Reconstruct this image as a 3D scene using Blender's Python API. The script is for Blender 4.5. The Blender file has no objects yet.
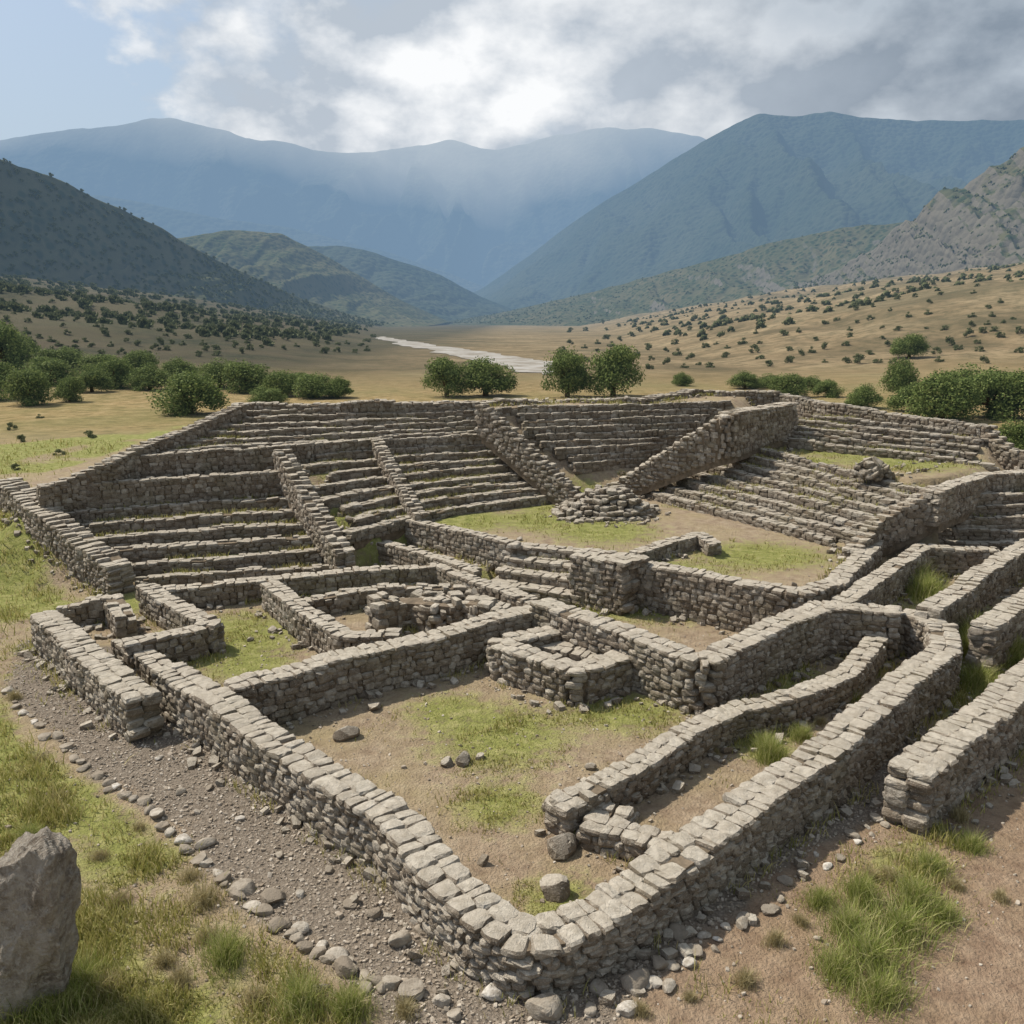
import bpy, bmesh, math, random
import numpy as np
from mathutils import Vector
rng=np.random.default_rng(11); random.seed(5)
S=bpy.context.scene; COL=S.collection
# ------------------------------------------------------------------ survey
CAMH=8.0; FL=887.0; PT=math.radians(12.2); CP,SP=math.cos(PT),math.sin(PT)
def ray(u,v):
    a=(u-512)/FL;b=(512-v)/FL
    return np.array((a,CP+b*SP,-SP+b*CP))
def at(u,v,z):
    d=ray(u,v);t=(z-CAMH)/d[2];return (d[0]*t,d[1]*t,z)
def far(u,v,Y):
    d=ray(u,v);t=Y/d[1];return (d[0]*t,Y,CAMH+d[2]*t)
def L(z,*pts): return [at(u,v,z) for u,v in pts]
# ------------------------------------------------------------------ noise
def vn(x,y,s=0):
    ix=np.floor(x);iy=np.floor(y);fx=x-ix;fy=y-iy
    h=lambda a,b:np.modf(np.abs(np.sin(a*127.1+b*311.7+s*17.3)*43758.5453))[0]
    fx=fx*fx*(3-2*fx);fy=fy*fy*(3-2*fy)
    return (h(ix,iy)*(1-fx)+h(ix+1,iy)*fx)*(1-fy)+(h(ix,iy+1)*(1-fx)+h(ix+1,iy+1)*fx)*fy
def fbm(x,y,o=4,s=0):
    r=0;a=.5;t=0
    for i in range(o): r=r+a*vn(x,y,s+i);t+=a;a*=.5;x=x*2.03+5.1;y=y*2.03+3.7
    return r/t
def sstep(x,a,b):
    t=np.clip((x-a)/(b-a),0,1);return t*t*(3-2*t)
# ------------------------------------------------------------------ mesh helpers
def mesh_np(name,V,F,mats,mi=None,smooth=False):
    V=np.asarray(V,dtype=np.float32);F=np.asarray(F,dtype=np.int32)
    me=bpy.data.meshes.new(name);k=F.shape[1]
    me.vertices.add(len(V));me.vertices.foreach_set('co',V.ravel())
    me.loops.add(F.size);me.loops.foreach_set('vertex_index',F.ravel())
    me.polygons.add(len(F));me.polygons.foreach_set('loop_start',np.arange(0,F.size,k,dtype=np.int32))
    me.polygons.foreach_set('loop_total',np.full(len(F),k,dtype=np.int32))
    if mi is not None: me.polygons.foreach_set('material_index',np.asarray(mi,dtype=np.int32))
    me.polygons.foreach_set('use_smooth',np.full(len(F),smooth,dtype=bool))
    for m in mats: me.materials.append(m)
    me.update(calc_edges=True);return me
def add(name,me,loc=(0,0,0),label=None,cat=None,kind=None,group=None,parent=None):
    o=bpy.data.objects.new(name,me);COL.objects.link(o);o.location=loc
    if parent is not None: o.parent=parent;o.location=Vector(loc)-parent.location
    if label:o["label"]=label
    if cat:o["category"]=cat
    if kind:o["kind"]=kind
    if group:o["group"]=group
    return o
# ------------------------------------------------------------------ materials
HAZE=(0.215,0.335,0.48,1)  # aerial haze colour, painted into the materials as emission
class NT:
    def __init__(s,name):
        s.m=bpy.data.materials.new(name);s.m.use_nodes=True;s.t=s.m.node_tree;s.t.nodes.clear()
        s.out=s.n('ShaderNodeOutputMaterial');s.geo=s.n('ShaderNodeNewGeometry')
    def n(s,t,**k):
        x=s.t.nodes.new(t)
        for a,b in k.items(): setattr(x,a,b)
        return x
    def l(s,a,b): s.t.links.new(a,b)
    def noise(s,scale,detail=5,rough=.55,vec=None):
        x=s.n('ShaderNodeTexNoise');x.inputs['Scale'].default_value=scale;x.inputs['Detail'].default_value=detail;x.inputs['Roughness'].default_value=rough
        s.l(vec if vec else s.geo.outputs['Position'],x.inputs['Vector']);return x.outputs['Fac']
    def vor(s,scale,vec=None):
        x=s.n('ShaderNodeTexVoronoi');x.inputs['Scale'].default_value=scale
        s.l(vec if vec else s.geo.outputs['Position'],x.inputs['Vector']);return x
    def ramp(s,fac,stops):
        x=s.n('ShaderNodeValToRGB');e=x.color_ramp.elements
        while len(e)<len(stops): e.new(.5)
        for i,(p,c) in enumerate(stops): e[i].position=p;e[i].color=(c[0],c[1],c[2],1) if hasattr(c,'__len__') else (c,c,c,1)
        s.l(fac,x.inputs[0]);return x.outputs[0]
    def mix(s,f,a,b,mode='MIX'):
        x=s.n('ShaderNodeMix',data_type='RGBA',blend_type=mode)
        for i,v in ((0,f),(6,a),(7,b)):
            if hasattr(v,'is_linked'): s.l(v,x.inputs[i])
            elif i==0: x.inputs[0].default_value=v
            else: x.inputs[i].default_value=(v[0],v[1],v[2],1)
        return x.outputs[2]
    def math(s,op,a,b=0.,clamp=False):
        x=s.n('ShaderNodeMath',operation=op);x.use_clamp=clamp
        for i,v in ((0,a),(1,b)):
            if hasattr(v,'is_linked'): s.l(v,x.inputs[i])
            else: x.inputs[i].default_value=v
        return x.outputs[0]
    def fin(s,col,rough=.95,bump=None,bs=.5,bd=.05,haze=0,spec=.15,hazeadd=None,trans=0):
        b=s.n('ShaderNodeBsdfPrincipled');b.inputs['Roughness'].default_value=rough;b.inputs['Specular IOR Level'].default_value=spec
        if hasattr(col,'is_linked'): s.l(col,b.inputs['Base Color'])
        else: b.inputs['Base Color'].default_value=(*col,1)
        if bump is not None:
            u=s.n('ShaderNodeBump');u.inputs['Strength'].default_value=bs;u.inputs['Distance'].default_value=bd
            s.l(bump,u.inputs['Height']);s.l(u.outputs[0],b.inputs['Normal'])
        sh=b.outputs[0]
        if trans:
            tr=s.n('ShaderNodeBsdfTranslucent');s.l(col,tr.inputs[0]);mx=s.n('ShaderNodeMixShader');mx.inputs[0].default_value=trans
            s.l(sh,mx.inputs[1]);s.l(tr.outputs[0],mx.inputs[2]);sh=mx.outputs[0]
        if haze:  # painted haze: emission mixed over the surface, growing with distance from the origin
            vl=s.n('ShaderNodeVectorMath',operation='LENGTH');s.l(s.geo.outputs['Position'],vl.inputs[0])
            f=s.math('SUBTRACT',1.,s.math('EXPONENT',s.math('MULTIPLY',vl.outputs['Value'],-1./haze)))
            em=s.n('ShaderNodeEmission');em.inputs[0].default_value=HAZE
            if hazeadd is not None:  # whitish peak mist, painted into the same emission
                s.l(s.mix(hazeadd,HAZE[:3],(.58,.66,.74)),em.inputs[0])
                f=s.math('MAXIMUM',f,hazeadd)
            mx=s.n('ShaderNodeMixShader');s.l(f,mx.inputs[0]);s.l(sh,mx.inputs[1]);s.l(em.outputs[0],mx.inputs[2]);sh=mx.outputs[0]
        s.l(sh,s.out.inputs[0]);return s.m
def m_stone(name,dark=1.02,tl=1.08):
    t=NT(name);r=t.geo.outputs['Random Per Island']
    base=t.ramp(r,[(0,(.17*dark,.135*dark,.10*dark)),(.35,(.26*dark,.215*dark,.165*dark)),(.75,(.34*dark,.295*dark,.235*dark)),(1,(.45*dark,.405*dark,.34*dark))])
    n1=t.noise(7,4,.68);n2=t.noise(42,3,.72);n3=t.noise(.8,2)
    c=t.mix(t.ramp(n1,[(.42,0),(.60,.65)]),base,(.135*dark,.105*dark,.075*dark))
    c=t.mix(t.ramp(n2,[(.56,0),(.66,.6)]),c,(.50*tl,.455*tl,.38*tl))
    c=t.mix(t.ramp(n3,[(.5,0),(.7,.35)]),c,(.17,.15,.09))
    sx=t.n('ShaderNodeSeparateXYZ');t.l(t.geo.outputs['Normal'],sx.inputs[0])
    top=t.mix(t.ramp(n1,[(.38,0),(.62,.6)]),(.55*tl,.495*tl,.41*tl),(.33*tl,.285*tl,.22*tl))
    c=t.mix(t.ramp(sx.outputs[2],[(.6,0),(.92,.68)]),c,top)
    h=t.math('ADD',n2,t.math('MULTIPLY',n1,1.5))
    return t.fin(c,.93,h,.85,.04)
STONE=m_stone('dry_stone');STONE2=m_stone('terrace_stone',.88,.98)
t=NT('wall_earth_fill');CORE=t.fin(t.ramp(t.noise(6,3),[(.3,(.10,.08,.055)),(.7,(.22,.17,.12))]),1,t.noise(20,3),.7,.03)
t=NT('river_cobble');n=t.noise(14,3,.6)
COB=t.fin(t.mix(t.ramp(n,[(.4,0),(.7,.6)]),t.ramp(t.geo.outputs['Random Per Island'],[(0,(.22,.175,.13)),(.6,(.37,.315,.25)),(1,(.54,.48,.40))]),(.28,.23,.175)),.9)
t=NT('weathered_cobble');n=t.noise(9,4,.65);oi=t.n('ShaderNodeObjectInfo')
COBP=t.fin(t.mix(t.ramp(n,[(.4,0),(.62,.7)]),t.ramp(oi.outputs['Random'],[(0,(.24,.20,.155)),(.6,(.36,.315,.255)),(.85,(.46,.415,.35)),(1,(.62,.58,.52))]),(.20,.165,.125)),.9,t.noise(40,3),.7,.02)
def m_leaf(name,a,b,c,haze=9000,tr=.3):
    t=NT(name);return t.fin(t.ramp(t.geo.outputs['Random Per Island'],[(0,a),(.5,b),(1,c)]),.7,haze=haze,spec=.1,trans=tr)
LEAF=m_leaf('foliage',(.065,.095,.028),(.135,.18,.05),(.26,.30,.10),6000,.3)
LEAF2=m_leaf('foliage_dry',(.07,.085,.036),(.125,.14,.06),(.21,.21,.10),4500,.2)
GRASS=m_leaf('grass_blades',(.20,.21,.05),(.37,.345,.11),(.54,.46,.23),0)
GRASSG=m_leaf('grass_green',(.15,.20,.04),(.31,.345,.09),(.56,.50,.26),0)
GRASSD=m_leaf('grass_dry',(.26,.22,.10),(.40,.33,.17),(.52,.46,.29),0)
t=NT('bark');BARK=t.fin(t.ramp(t.noise(9),[(.3,(.07,.05,.035)),(.7,(.17,.13,.10))]),.95,t.noise(20),.7,.03)
# ------------------------------------------------------------------ terrain
def broad(x,y):
    x=np.asarray(x,float);y=np.asarray(y,float)
    rp=sstep(y,75,260)
    a=np.maximum(0,x-(32+.05*y))*.185*rp
    b=np.maximum(0,-x-(8+.13*np.abs(y)))*.15*rp
    h=a+b;h=150*(1-np.exp(-h/150))
    und=(fbm(x/60,y/60,4,3)-.5)*np.minimum(h,25)*.6+(fbm(x/14,y/14,3,9)-.5)*np.minimum(h,4)*.7
    small=(fbm(x/3.,y/3.,3,5)-.5)*.12*np.exp(-np.abs(y)/150)
    return h+und+small
X0,X1,Y0,Y1,RS=-29.,35.,5.,60.,.25
gx=np.arange(X0,X1+1e-6,RS);gy=np.arange(Y0,Y1+1e-6,RS)
GX,GY=np.meshgrid(gx,gy,indexing='ij')
Hm=np.full(GX.shape,np.nan)
def pip(poly,X,Y):
    r=np.zeros(X.shape,bool);n=len(poly)
    for i in range(n):
        x1,y1=poly[i][:2];x2,y2=poly[(i+1)%n][:2]
        if y1==y2: continue
        c=((y1>Y)!=(y2>Y))&(X<(x2-x1)*(Y-y1)/(y2-y1)+x1);r^=c
    return r
def lerpline(P,u):
    P=np.array(P,float);n=len(P)-1;k=min(int(u*n),n-1);f=u*n-k
    return P[k]*(1-f)+P[k+1]*f
TERR=[ # label, bottom, top, rows
 ("long flight of low dry-stone seating steps beside a ramp wall",[at(116,590,0),at(345,574,0)],[at(46,488,2.4),at(283,473,2.4)],8),
 ("central flight of dry-stone seating steps above the sunken court",[at(345,540,1.),at(450,514,1.),at(562,501,1.)],[at(290,449,3.2),at(390,441,3.2),at(488,437,3.2)],9),
 ("upper grey stone terrace rows on the ruin's shoulder",[at(125,459,3.2),at(485,436,3.2)],[at(238,411,4.4),at(478,406,4.4)],6),
 ("narrow fan of stone steps between two ramp walls",[at(575,470,2.),at(640,464,2.)],[at(494,408,4.4),at(728,402,4.4)],9),
 ("wide flight of dry-stone steps above a grassy court",[at(645,496,1.),at(850,550,1.)],[at(738,442,3.0),at(930,491,2.6)],8),
 ("top rows of dark stone terracing beside grassy ledge",[at(775,442,3.0),at(985,469,2.6)],[at(800,414,4.),at(985,433,3.6)],5),
 ("short block of stone stairs climbing to the court",[at(500,590,.02),at(572,602,.02)],[at(524,546,1.05),at(590,552,1.05)],4),
 ("steep stone terrace rows above the corridor rooms",[at(895,549,.5),at(1090,556,.5)],[at(942,496,2.2),at(1090,490,2.2)],5),
]
OUT=[at(8,481,2.),at(60,522,1.2),at(112,566,.4),at(120,635,0),at(165,668,0),at(305,765,0),at(440,870,0),at(532,952,0),at(690,855,0),at(850,728,0),at(950,642,0),at(1090,600,.3),at(1120,560,.5),at(1120,480,2.2),at(990,428,3.6),at(830,405,4.),at(765,392,4.4),at(700,391,4.4),at(640,398,4.4),at(480,400,4.4),at(236,406,4.4),at(112,461,3.0),at(45,489,2.2)]
inside=pip(OUT,GX,GY)
for P,z in [
 ([at(u,v,0) for u,v in [(120,645),(305,775),(532,960),(690,870),(850,740),(948,650),(885,615),(832,615),(838,600),(800,612),(700,590),(612,580),(600,592),(520,592),(515,578),(345,560),(345,575),(112,592)]],0.),
 ([at(u,v,1.) for u,v in [(400,516),(470,532),(520,545),(524,549),(606,551),(612,557),(700,575),(800,594),(838,582),(865,556),(850,548),(645,496),(562,502),(440,510)]],1.),
 ([at(u,v,.3) for u,v in [(845,610),(885,612),(948,640),(1085,640),(1085,560),(1000,560),(930,560),(890,565)]],.3),
 ([at(u,v,.35) for u,v in [(352,545),(485,575),(500,560),(400,530)]],.35),
 ([at(u,v,4.4) for u,v in [(240,410),(478,405),(492,407),(728,401),(765,392),(700,391),(640,399),(480,400),(236,407)]],4.4),
 ([at(742,441,3.),at(932,490,2.6),at(985,470,2.6),at(778,442,3.)],2.75),
 ]:
    Hm[pip(P,GX,GY)]=z
for lab,B,T,R in TERR:
    for u in np.linspace(0,1,260):
        b=lerpline(B,u);tt=lerpline(T,u)
        for tv in np.linspace(.0,1.08,160):
            lv=math.floor(tv*(R-1)-.35)+1
            p=b+(tt-b)*tv;i=int(round((p[0]-X0)/RS));j=int(round((p[1]-Y0)/RS))
            if 0<=i<Hm.shape[0] and 0<=j<Hm.shape[1]: Hm[i,j]=b[2]+(tt[2]-b[2])*min(max(lv,0),R)/R-.06
known=~np.isnan(Hm)
Hm[~inside & ~known]=0;tal=(~inside)&(~known)
fill=inside&(~known)
Hm[fill]=1.0
Z=Hm.copy()
for it in range(500):
    A=(np.roll(Z,1,0)+np.roll(Z,-1,0)+np.roll(Z,1,1)+np.roll(Z,-1,1))/4
    Z[fill]=A[fill]
Hm=Z
for it in range(50):
    M=Hm.copy()
    for a,b in ((1,0),(-1,0),(0,1),(0,-1)): M=np.maximum(M,np.roll(np.roll(Hm,a,0),b,1)-RS*.5)
    Hm=np.where(tal,M,Hm)
Hm[0,:]=0;Hm[-1,:]=0;Hm[:,0]=0;Hm[:,-1]=0
def local(x,y):
    x=np.asarray(x,float);y=np.asarray(y,float)
    fx=np.clip((x-X0)/RS,0,Hm.shape[0]-1.001);fy=np.clip((y-Y0)/RS,0,Hm.shape[1]-1.001)
    i=fx.astype(int);j=fy.astype(int);fx=fx-i;fy=fy-j
    return (Hm[i,j]*(1-fx)+Hm[i+1,j]*fx)*(1-fy)+(Hm[i,j+1]*(1-fx)+Hm[i+1,j+1]*fx)*fy
def G(x,y): return broad(x,y)+local(x,y)
TS=6*1.004**np.arange(0,1560)
def hit(u,v):
    d=ray(u,v);x=d[0]*TS;y=d[1]*TS;g=G(x,y);m=np.where(CAMH+d[2]*TS<g)[0]
    if not len(m): return (x[-1],y[-1],0.)
    i=m[0];return (float(x[i]),float(y[i]),float(g[i]))
def grow(a,step,r,end):
    o=[];x=a;s=step
    while True:
        s*=r;x=x+(s if end>a else -s);o.append(x)
        if (end>a and x>=end) or (end<a and x<=end): break
    return o
xs=np.array(sorted(grow(X0,RS,1.07,-13000.))+list(gx)+grow(X1,RS,1.07,13000.))
ys=np.array(sorted(grow(Y0,RS,1.12,-60.))+list(gy)+grow(Y1,RS,1.05,13000.))
AX,AY=np.meshgrid(xs,ys,indexing='ij');AZ=G(AX,AY)
nx,ny=AX.shape;idx=np.arange(nx*ny).reshape(nx,ny)
F=np.stack([idx[:-1,:-1],idx[1:,:-1],idx[1:,1:],idx[:-1,1:]],-1).reshape(-1,4)
def blob(u,v,z,r,ry=None):
    p=at(u,v,z);return np.exp(-(((AX-p[0])/r)**2+((AY-p[1])/(ry or r))**2))
green=np.zeros(AX.shape)
for a in [(500,735,0,1.7),(450,712,0,1.1),(620,712,0,1.6,1.2),(500,805,0,.9),(560,900,0,.7),(760,745,0,.8),(230,640,0,2.3,2.8),(250,665,0,1.2),(650,605,0,2.8,1.8),(590,600,0,2.4),(370,556,0,2.4),(430,585,0,2.6,1.8),(350,592,0,2.4,1.6),(390,600,0,1.8,1.2),(760,555,1.,2.6,2.),(600,530,1.,2.4),(900,465,2.6,3.),(840,455,2.6,2.5),(470,520,1.,2.2),(540,520,1.,2.2),(790,680,0,1.2),(910,590,.3,1.7),(970,640,0,2.5),(990,690,0,1.6),(120,605,0,1.5),(395,555,0,2),(940,600,.3,1.5),(870,640,0,1.),(330,455,3.,1.6),(200,470,2.6,2.,1.),(430,455,3.,1.2),(540,455,3.,1.2),(590,440,3.4,1.2),(250,520,1.6,1.2,.8),(700,480,2.,1.4,.8),(820,470,2.4,1.2)]:
    green=np.maximum(green,blob(*a))
red=np.clip(blob(900,960,0,4.5,3.)*1.2+blob(1000,800,0,3.)*.8,0,1)
inA=pip(OUT,AX,AY)
left=pip(L(0,(-400,1100),(-400,420),(0,445),(190,425),(110,455),(40,475),(0,490),(50,560),(75,625),(0,690),(20,740),(110,800),(190,850),(240,920),(330,975),(430,1100)),AX,AY)
rightg=pip(L(0,(960,650),(1090,560),(1300,560),(1300,700),(1040,700),(980,740),(900,800),(960,830),(980,850),(920,900),(800,890),(740,950),(740,1100),(620,1100),(700,980),(800,900),(950,790),(930,690)),AX,AY)
edge=fbm(AX/1.5,AY/1.5,3,21)
green=np.maximum(green,left*(.34+.75*sstep(fbm(AX/2.,AY/2.,4,8),.38,.54)))
green=np.maximum(green,rightg*.7*sstep(edge,.38,.54))
gravel=pip(L(0,(20,640),(120,650),(305,775),(532,970),(690,890),(850,760),(940,690),(900,800),(770,880),(640,1000),(560,1100),(440,1100),(330,965),(240,910),(180,840),(90,770),(0,690)),AX,AY).astype(float)
gold=np.clip(sstep(AY,45,70)*(1-inA),0,1)
def bl(A):
    B=A.copy();B[1:-1,1:-1]=(A[1:-1,1:-1]*2+A[:-2,1:-1]+A[2:,1:-1]+A[1:-1,:-2]+A[1:-1,2:])/6;return B
green=bl(bl(green));gravel=bl(bl(gravel));gold=bl(gold)
t=NT('ground_soil')
at1=t.n('ShaderNodeVertexColor');at1.layer_name='cover';sp=t.n('ShaderNodeSeparateColor');t.l(at1.outputs[0],sp.inputs[0])
nf=t.noise(3.,7,.7);nm=t.noise(.7,4,.6);nb=t.noise(.05,5,.6);nff=t.noise(24,3,.75)
soil=t.ramp(nf,[(.3,(.245,.175,.115)),(.5,(.385,.295,.20)),(.7,(.50,.40,.285))])
soil=t.mix(t.ramp(nm,[(.42,0),(.65,.6)]),soil,(.40,.325,.175))
soil=t.mix(t.ramp(nff,[(.52,0),(.68,.45)]),soil,(.22,.16,.11))
soil=t.mix(t.math('MULTIPLY',at1.outputs['Alpha'],.65),soil,t.ramp(nf,[(.3,(.20,.12,.078)),(.6,(.36,.245,.165))]))
grs=t.ramp(nf,[(.3,(.15,.165,.042)),(.5,(.28,.285,.085)),(.72,(.45,.40,.19))])
def edgef(ch,nz,w=.35): return t.ramp(t.math('ADD',ch,t.math('MULTIPLY',t.math('SUBTRACT',nz,.5),1.7)),[(.35,0),(.35+w,1)])
vg=t.vor(16)
grav=t.mix(.5,t.ramp(vg.outputs['Distance'],[(.1,(.38,.32,.255)),(.6,(.16,.127,.095))]),t.ramp(nff,[(.3,(.19,.15,.113)),(.7,(.42,.355,.28))]))
mead=t.ramp(nm,[(.35,(.20,.155,.06)),(.5,(.35,.25,.11)),(.65,(.46,.34,.17))])
mead=t.mix(t.ramp(nb,[(.45,0),(.6,.5)]),mead,(.19,.19,.065))
mead=t.mix(t.ramp(nf,[(.45,0),(.62,.45)]),mead,(.17,.135,.06))
sxyz=t.n('ShaderNodeSeparateXYZ');t.l(t.geo.outputs['Position'],sxyz.inputs[0])
lf=t.ramp(t.math('MULTIPLY',sxyz.outputs[0],-.01),[(.05,0),(.4,1)])
nb2=t.noise(.35,4,.7);nb3=t.noise(.012,4,.6)
farc=t.mix(lf,t.ramp(nb,[(.35,(.13,.10,.052)),(.5,(.25,.183,.10)),(.7,(.34,.26,.15))]),t.ramp(nb,[(.35,(.035,.038,.018)),(.6,(.092,.073,.042))]))
farc=t.mix(t.ramp(nb2,[(.44,0),(.62,.7)]),farc,(.085,.075,.037))
farc=t.mix(t.ramp(nb3,[(.5,0),(.62,.5)]),farc,(.10,.09,.047))
fard=t.ramp(t.math('DIVIDE',sxyz.outputs[1],400.),[(.22,0),(.38,1)])
mead=t.mix(fard,mead,farc)
c=t.mix(sp.outputs[2],soil,mead)
c=t.mix(edgef(sp.outputs[1],nm),c,grav)
c=t.mix(edgef(sp.outputs[0],nf,.4),c,grs)
hb=t.math('ADD',nf,t.math('ADD',t.math('MULTIPLY',nff,.5),t.math('MULTIPLY',vg.outputs['Distance'],-.25)))
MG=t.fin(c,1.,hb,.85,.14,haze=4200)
gm=mesh_np('ground',np.stack([AX,AY,AZ],-1).reshape(-1,3),F,[MG],smooth=True)
ca=gm.color_attributes.new('cover','FLOAT_COLOR','POINT')
ca.data.foreach_set('color',np.stack([green,gravel,gold,red],-1).astype(np.float32).ravel())
add('ground',gm,kind='structure')
# river bed
def strip(A,B,n=120):
    V=[]
    for i in range(n+1):
        a=lerpline(A,i/n);b=lerpline(B,i/n)
        for k in range(5):
            p=a+(b-a)*(k/4)+((fbm(np.array(i*.22),np.array(k*3.1),2,2)-.5)*5 if k in(0,4) else 0);V.append((p[0],p[1],float(G(p[0],p[1]))+.1))
    Fq=[(i*5+k,i*5+k+1,(i+1)*5+k+1,(i+1)*5+k) for i in range(n) for k in range(4)]
    return V,Fq
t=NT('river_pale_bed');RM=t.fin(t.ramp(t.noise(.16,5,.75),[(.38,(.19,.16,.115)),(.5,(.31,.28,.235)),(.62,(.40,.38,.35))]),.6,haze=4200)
V,Fq=strip([at(u,v,0) for u,v in [(554,376),(522,372),(492,365),(461,357.5),(431,351),(405,345.2),(386,340.6),(374,337.6)]],[at(u,v,0) for u,v in [(554,362),(527,358.5),(498,354),(469,350),(441,346.3),(417,342.4),(397,339),(382,336.7)]])
add('river',mesh_np('river',V,Fq,[RM]),kind='structure')
# ------------------------------------------------------------------ stones
def template(n,seed,k=5,j=.07):
    r=np.random.default_rng(seed);vi={};V=[];Fs=[]
    def vid(p):
        if p not in vi: vi[p]=len(V);V.append([q*2/n-1 for q in p])
        return vi[p]
    for ax in range(3):
        for sgn in (0,n):
            for a in range(n):
                for b in range(n):
                    q=[]
                    for da,db in ((0,0),(1,0),(1,1),(0,1)):
                        p=[0,0,0];p[ax]=sgn;p[(ax+1)%3]=a+da;p[(ax+2)%3]=b+db;q.append(vid(tuple(p)))
                    Fs.append(q if sgn else q[::-1])
    V=np.array(V,float);V/=((np.abs(V)**k).sum(1)**(1/k))[:,None]
    V[:,0]*=1+V[:,1]*r.normal(0,.13)+V[:,2]*r.normal(0,.10);V[:,1]*=1+V[:,0]*r.normal(0,.10);V[:,2]*=1+V[:,0]*r.normal(0,.13)
    V+=r.normal(0,j,V.shape)
    return V*.5,np.array(Fs)
TPL={n:[template(n,100*n+i,k={2:5,3:4.5,4:5.}[n],j={2:.05,3:.05,4:.05}[n]) for i in range(16)] for n in (2,3,4)}
class Batch:
    def __init__(s,n): s.n=n;s.c=[];s.s=[];s.y=[]
    def put(s,c,size,yaw): s.c.append(c);s.s.append(size);s.y.append(yaw)
    def arrays(s,tilt=.045):
        c=np.array(s.c);z=np.array(s.s);y=np.array(s.y);N=len(c);T=TPL[s.n]
        k=rng.integers(0,len(T),N);V=[];F=[];off=0
        tx=rng.normal(0,tilt,N);ty=rng.normal(0,tilt,N);y=y+rng.normal(0,.05,N)+math.pi*rng.integers(0,2,N)
        for i,(tv,tf) in enumerate(T):
            m=np.where(k==i)[0]
            if not len(m): continue
            P=tv[None]*z[m][:,None,:]
            a=tx[m][:,None];P[...,2]+=P[...,0]*a;P[...,2]+=P[...,1]*ty[m][:,None]
            cy=np.cos(y[m])[:,None];sy=np.sin(y[m])[:,None]
            Q=np.stack([P[...,0]*cy-P[...,1]*sy,P[...,0]*sy+P[...,1]*cy,P[...,2]],-1)+c[m][:,None,:]
            nv=len(tv);F.append((tf[None]+(np.arange(len(m))*nv)[:,None,None]+off).reshape(-1,4));V.append(Q.reshape(-1,3));off+=nv*len(m)
        return np.concatenate(V),np.concatenate(F)
WS=[];WT=[]
def wall_mesh(name,P,zb,w=.6,hc=.15,sl=.22,wob=.035,cols=2,miss=.02,rag=.03,rn=None,foot=True,mat=None):
    P=np.array(P,float);seg=np.hypot(*(P[1:,:2]-P[:-1,:2]).T);s=np.concatenate([[0],np.cumsum(seg)]);Ln=s[-1]
    if not hasattr(zb,'__len__'): zb=[zb]*len(P)
    zb=np.array(zb,float)
    seed=rng.uniform(0,500);d=np.hypot(P[:,0],P[:,1]).min()
    n=rn or (3 if d<19 else 2)
    B=Batch(n)
    sm=int(Ln/.05)+2;qs=np.linspace(0,Ln,sm);kk=np.clip(np.searchsorted(s,qs)-1,0,len(s)-2)
    D=P[1:,:2]-P[:-1,:2];D=D/(np.hypot(D[:,0],D[:,1])[:,None]+1e-9);D=D[kk]
    kw=7;Dp=np.concatenate([np.repeat(D[:1],kw,0),D,np.repeat(D[-1:],kw,0)]);D=np.stack([np.convolve(Dp[:,i],np.ones(2*kw+1)/(2*kw+1),'valid') for i in (0,1)],1);D/=np.hypot(D[:,0],D[:,1])[:,None]+1e-9
    ob=(np.sin(qs*.9+seed)+np.sin(qs*2.3+seed*2)*.6)*wob
    tx_=np.interp(qs,s,P[:,0])-D[:,1]*ob;ty_=np.interp(qs,s,P[:,1])+D[:,0]*ob
    tz_=np.interp(qs,s,P[:,2])+(vn(qs*.9,qs*0+seed)-.5)*2*rag+(vn(qs*2.9,qs*0+seed+9)-.5)*rag;tb_=np.interp(qs,s,zb);ta_=np.arctan2(D[:,1],D[:,0])
    tab=np.stack([tx_,ty_,tz_,tb_,-D[:,1],D[:,0],ta_],1).tolist()
    def pos(q):
        return tab[int(min(max(q,0),Ln)/Ln*(sm-1))]
    for q in np.arange(0,Ln,.12):
        x,y,zt,b,nx,ny,a=pos(q)
        if foot: WS.append((x,y,nx,ny,w))
        else: WT.append((x,y,nx,ny,zt))
    H=float(np.mean(P[:,2]-zb));nc=max(1,int(round((H-.1)/hc)))
    dcol=w/cols
    for j in range(nc+1):
        cap=(j==nc)
        for c in range(cols):
            q=-random.uniform(0,sl*.6)-w*.3
            while q<Ln+w*.25:
                l=sl*random.uniform(.55,1.55)*(1.15 if cap else 1)
                x,y,zt,b,nx,ny,a=pos(q+l/2)
                ch=.10;body=zt-ch-b
                if cap: zc=zt-ch/2+random.gauss(0,.008);h=ch*random.uniform(1.1,1.4)
                else: zc=b+body*(j+.5)/nc+random.gauss(0,.014);h=body/nc*random.uniform(.95,1.3)
                off=(c-(cols-1)/2)*dcol+random.gauss(0,.010)
                ext=0
                if q+l/2<0: ext=q+l/2
                elif q+l/2>Ln: ext=q+l/2-Ln
                if not(cap and random.random()<miss):
                    B.put((x+nx*off+math.cos(a)*ext,y+ny*off+math.sin(a)*ext,zc),(l*1.09,dcol*random.uniform(1.0,1.1)+.04,h*1.06),a)
                q+=l
    V,F=B.arrays();mi=np.zeros(len(F),int)
    m=max(2,int(Ln/.5));cv=[];cf=[]
    for i in range(m+1):
        x,y,zt,b,nx,ny,a=pos(Ln*i/m);ww=max(.05,w/2-.045)
        for sx,zz in ((-1,b-.25),(-1,zt-.04),(1,zt-.04),(1,b-.25)): cv.append((x+nx*ww*sx,y+ny*ww*sx,zz))
    for i in range(m):
        for k in range(3): cf.append((i*4+k,i*4+k+1,i*4+k+5,i*4+k+4))
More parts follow.
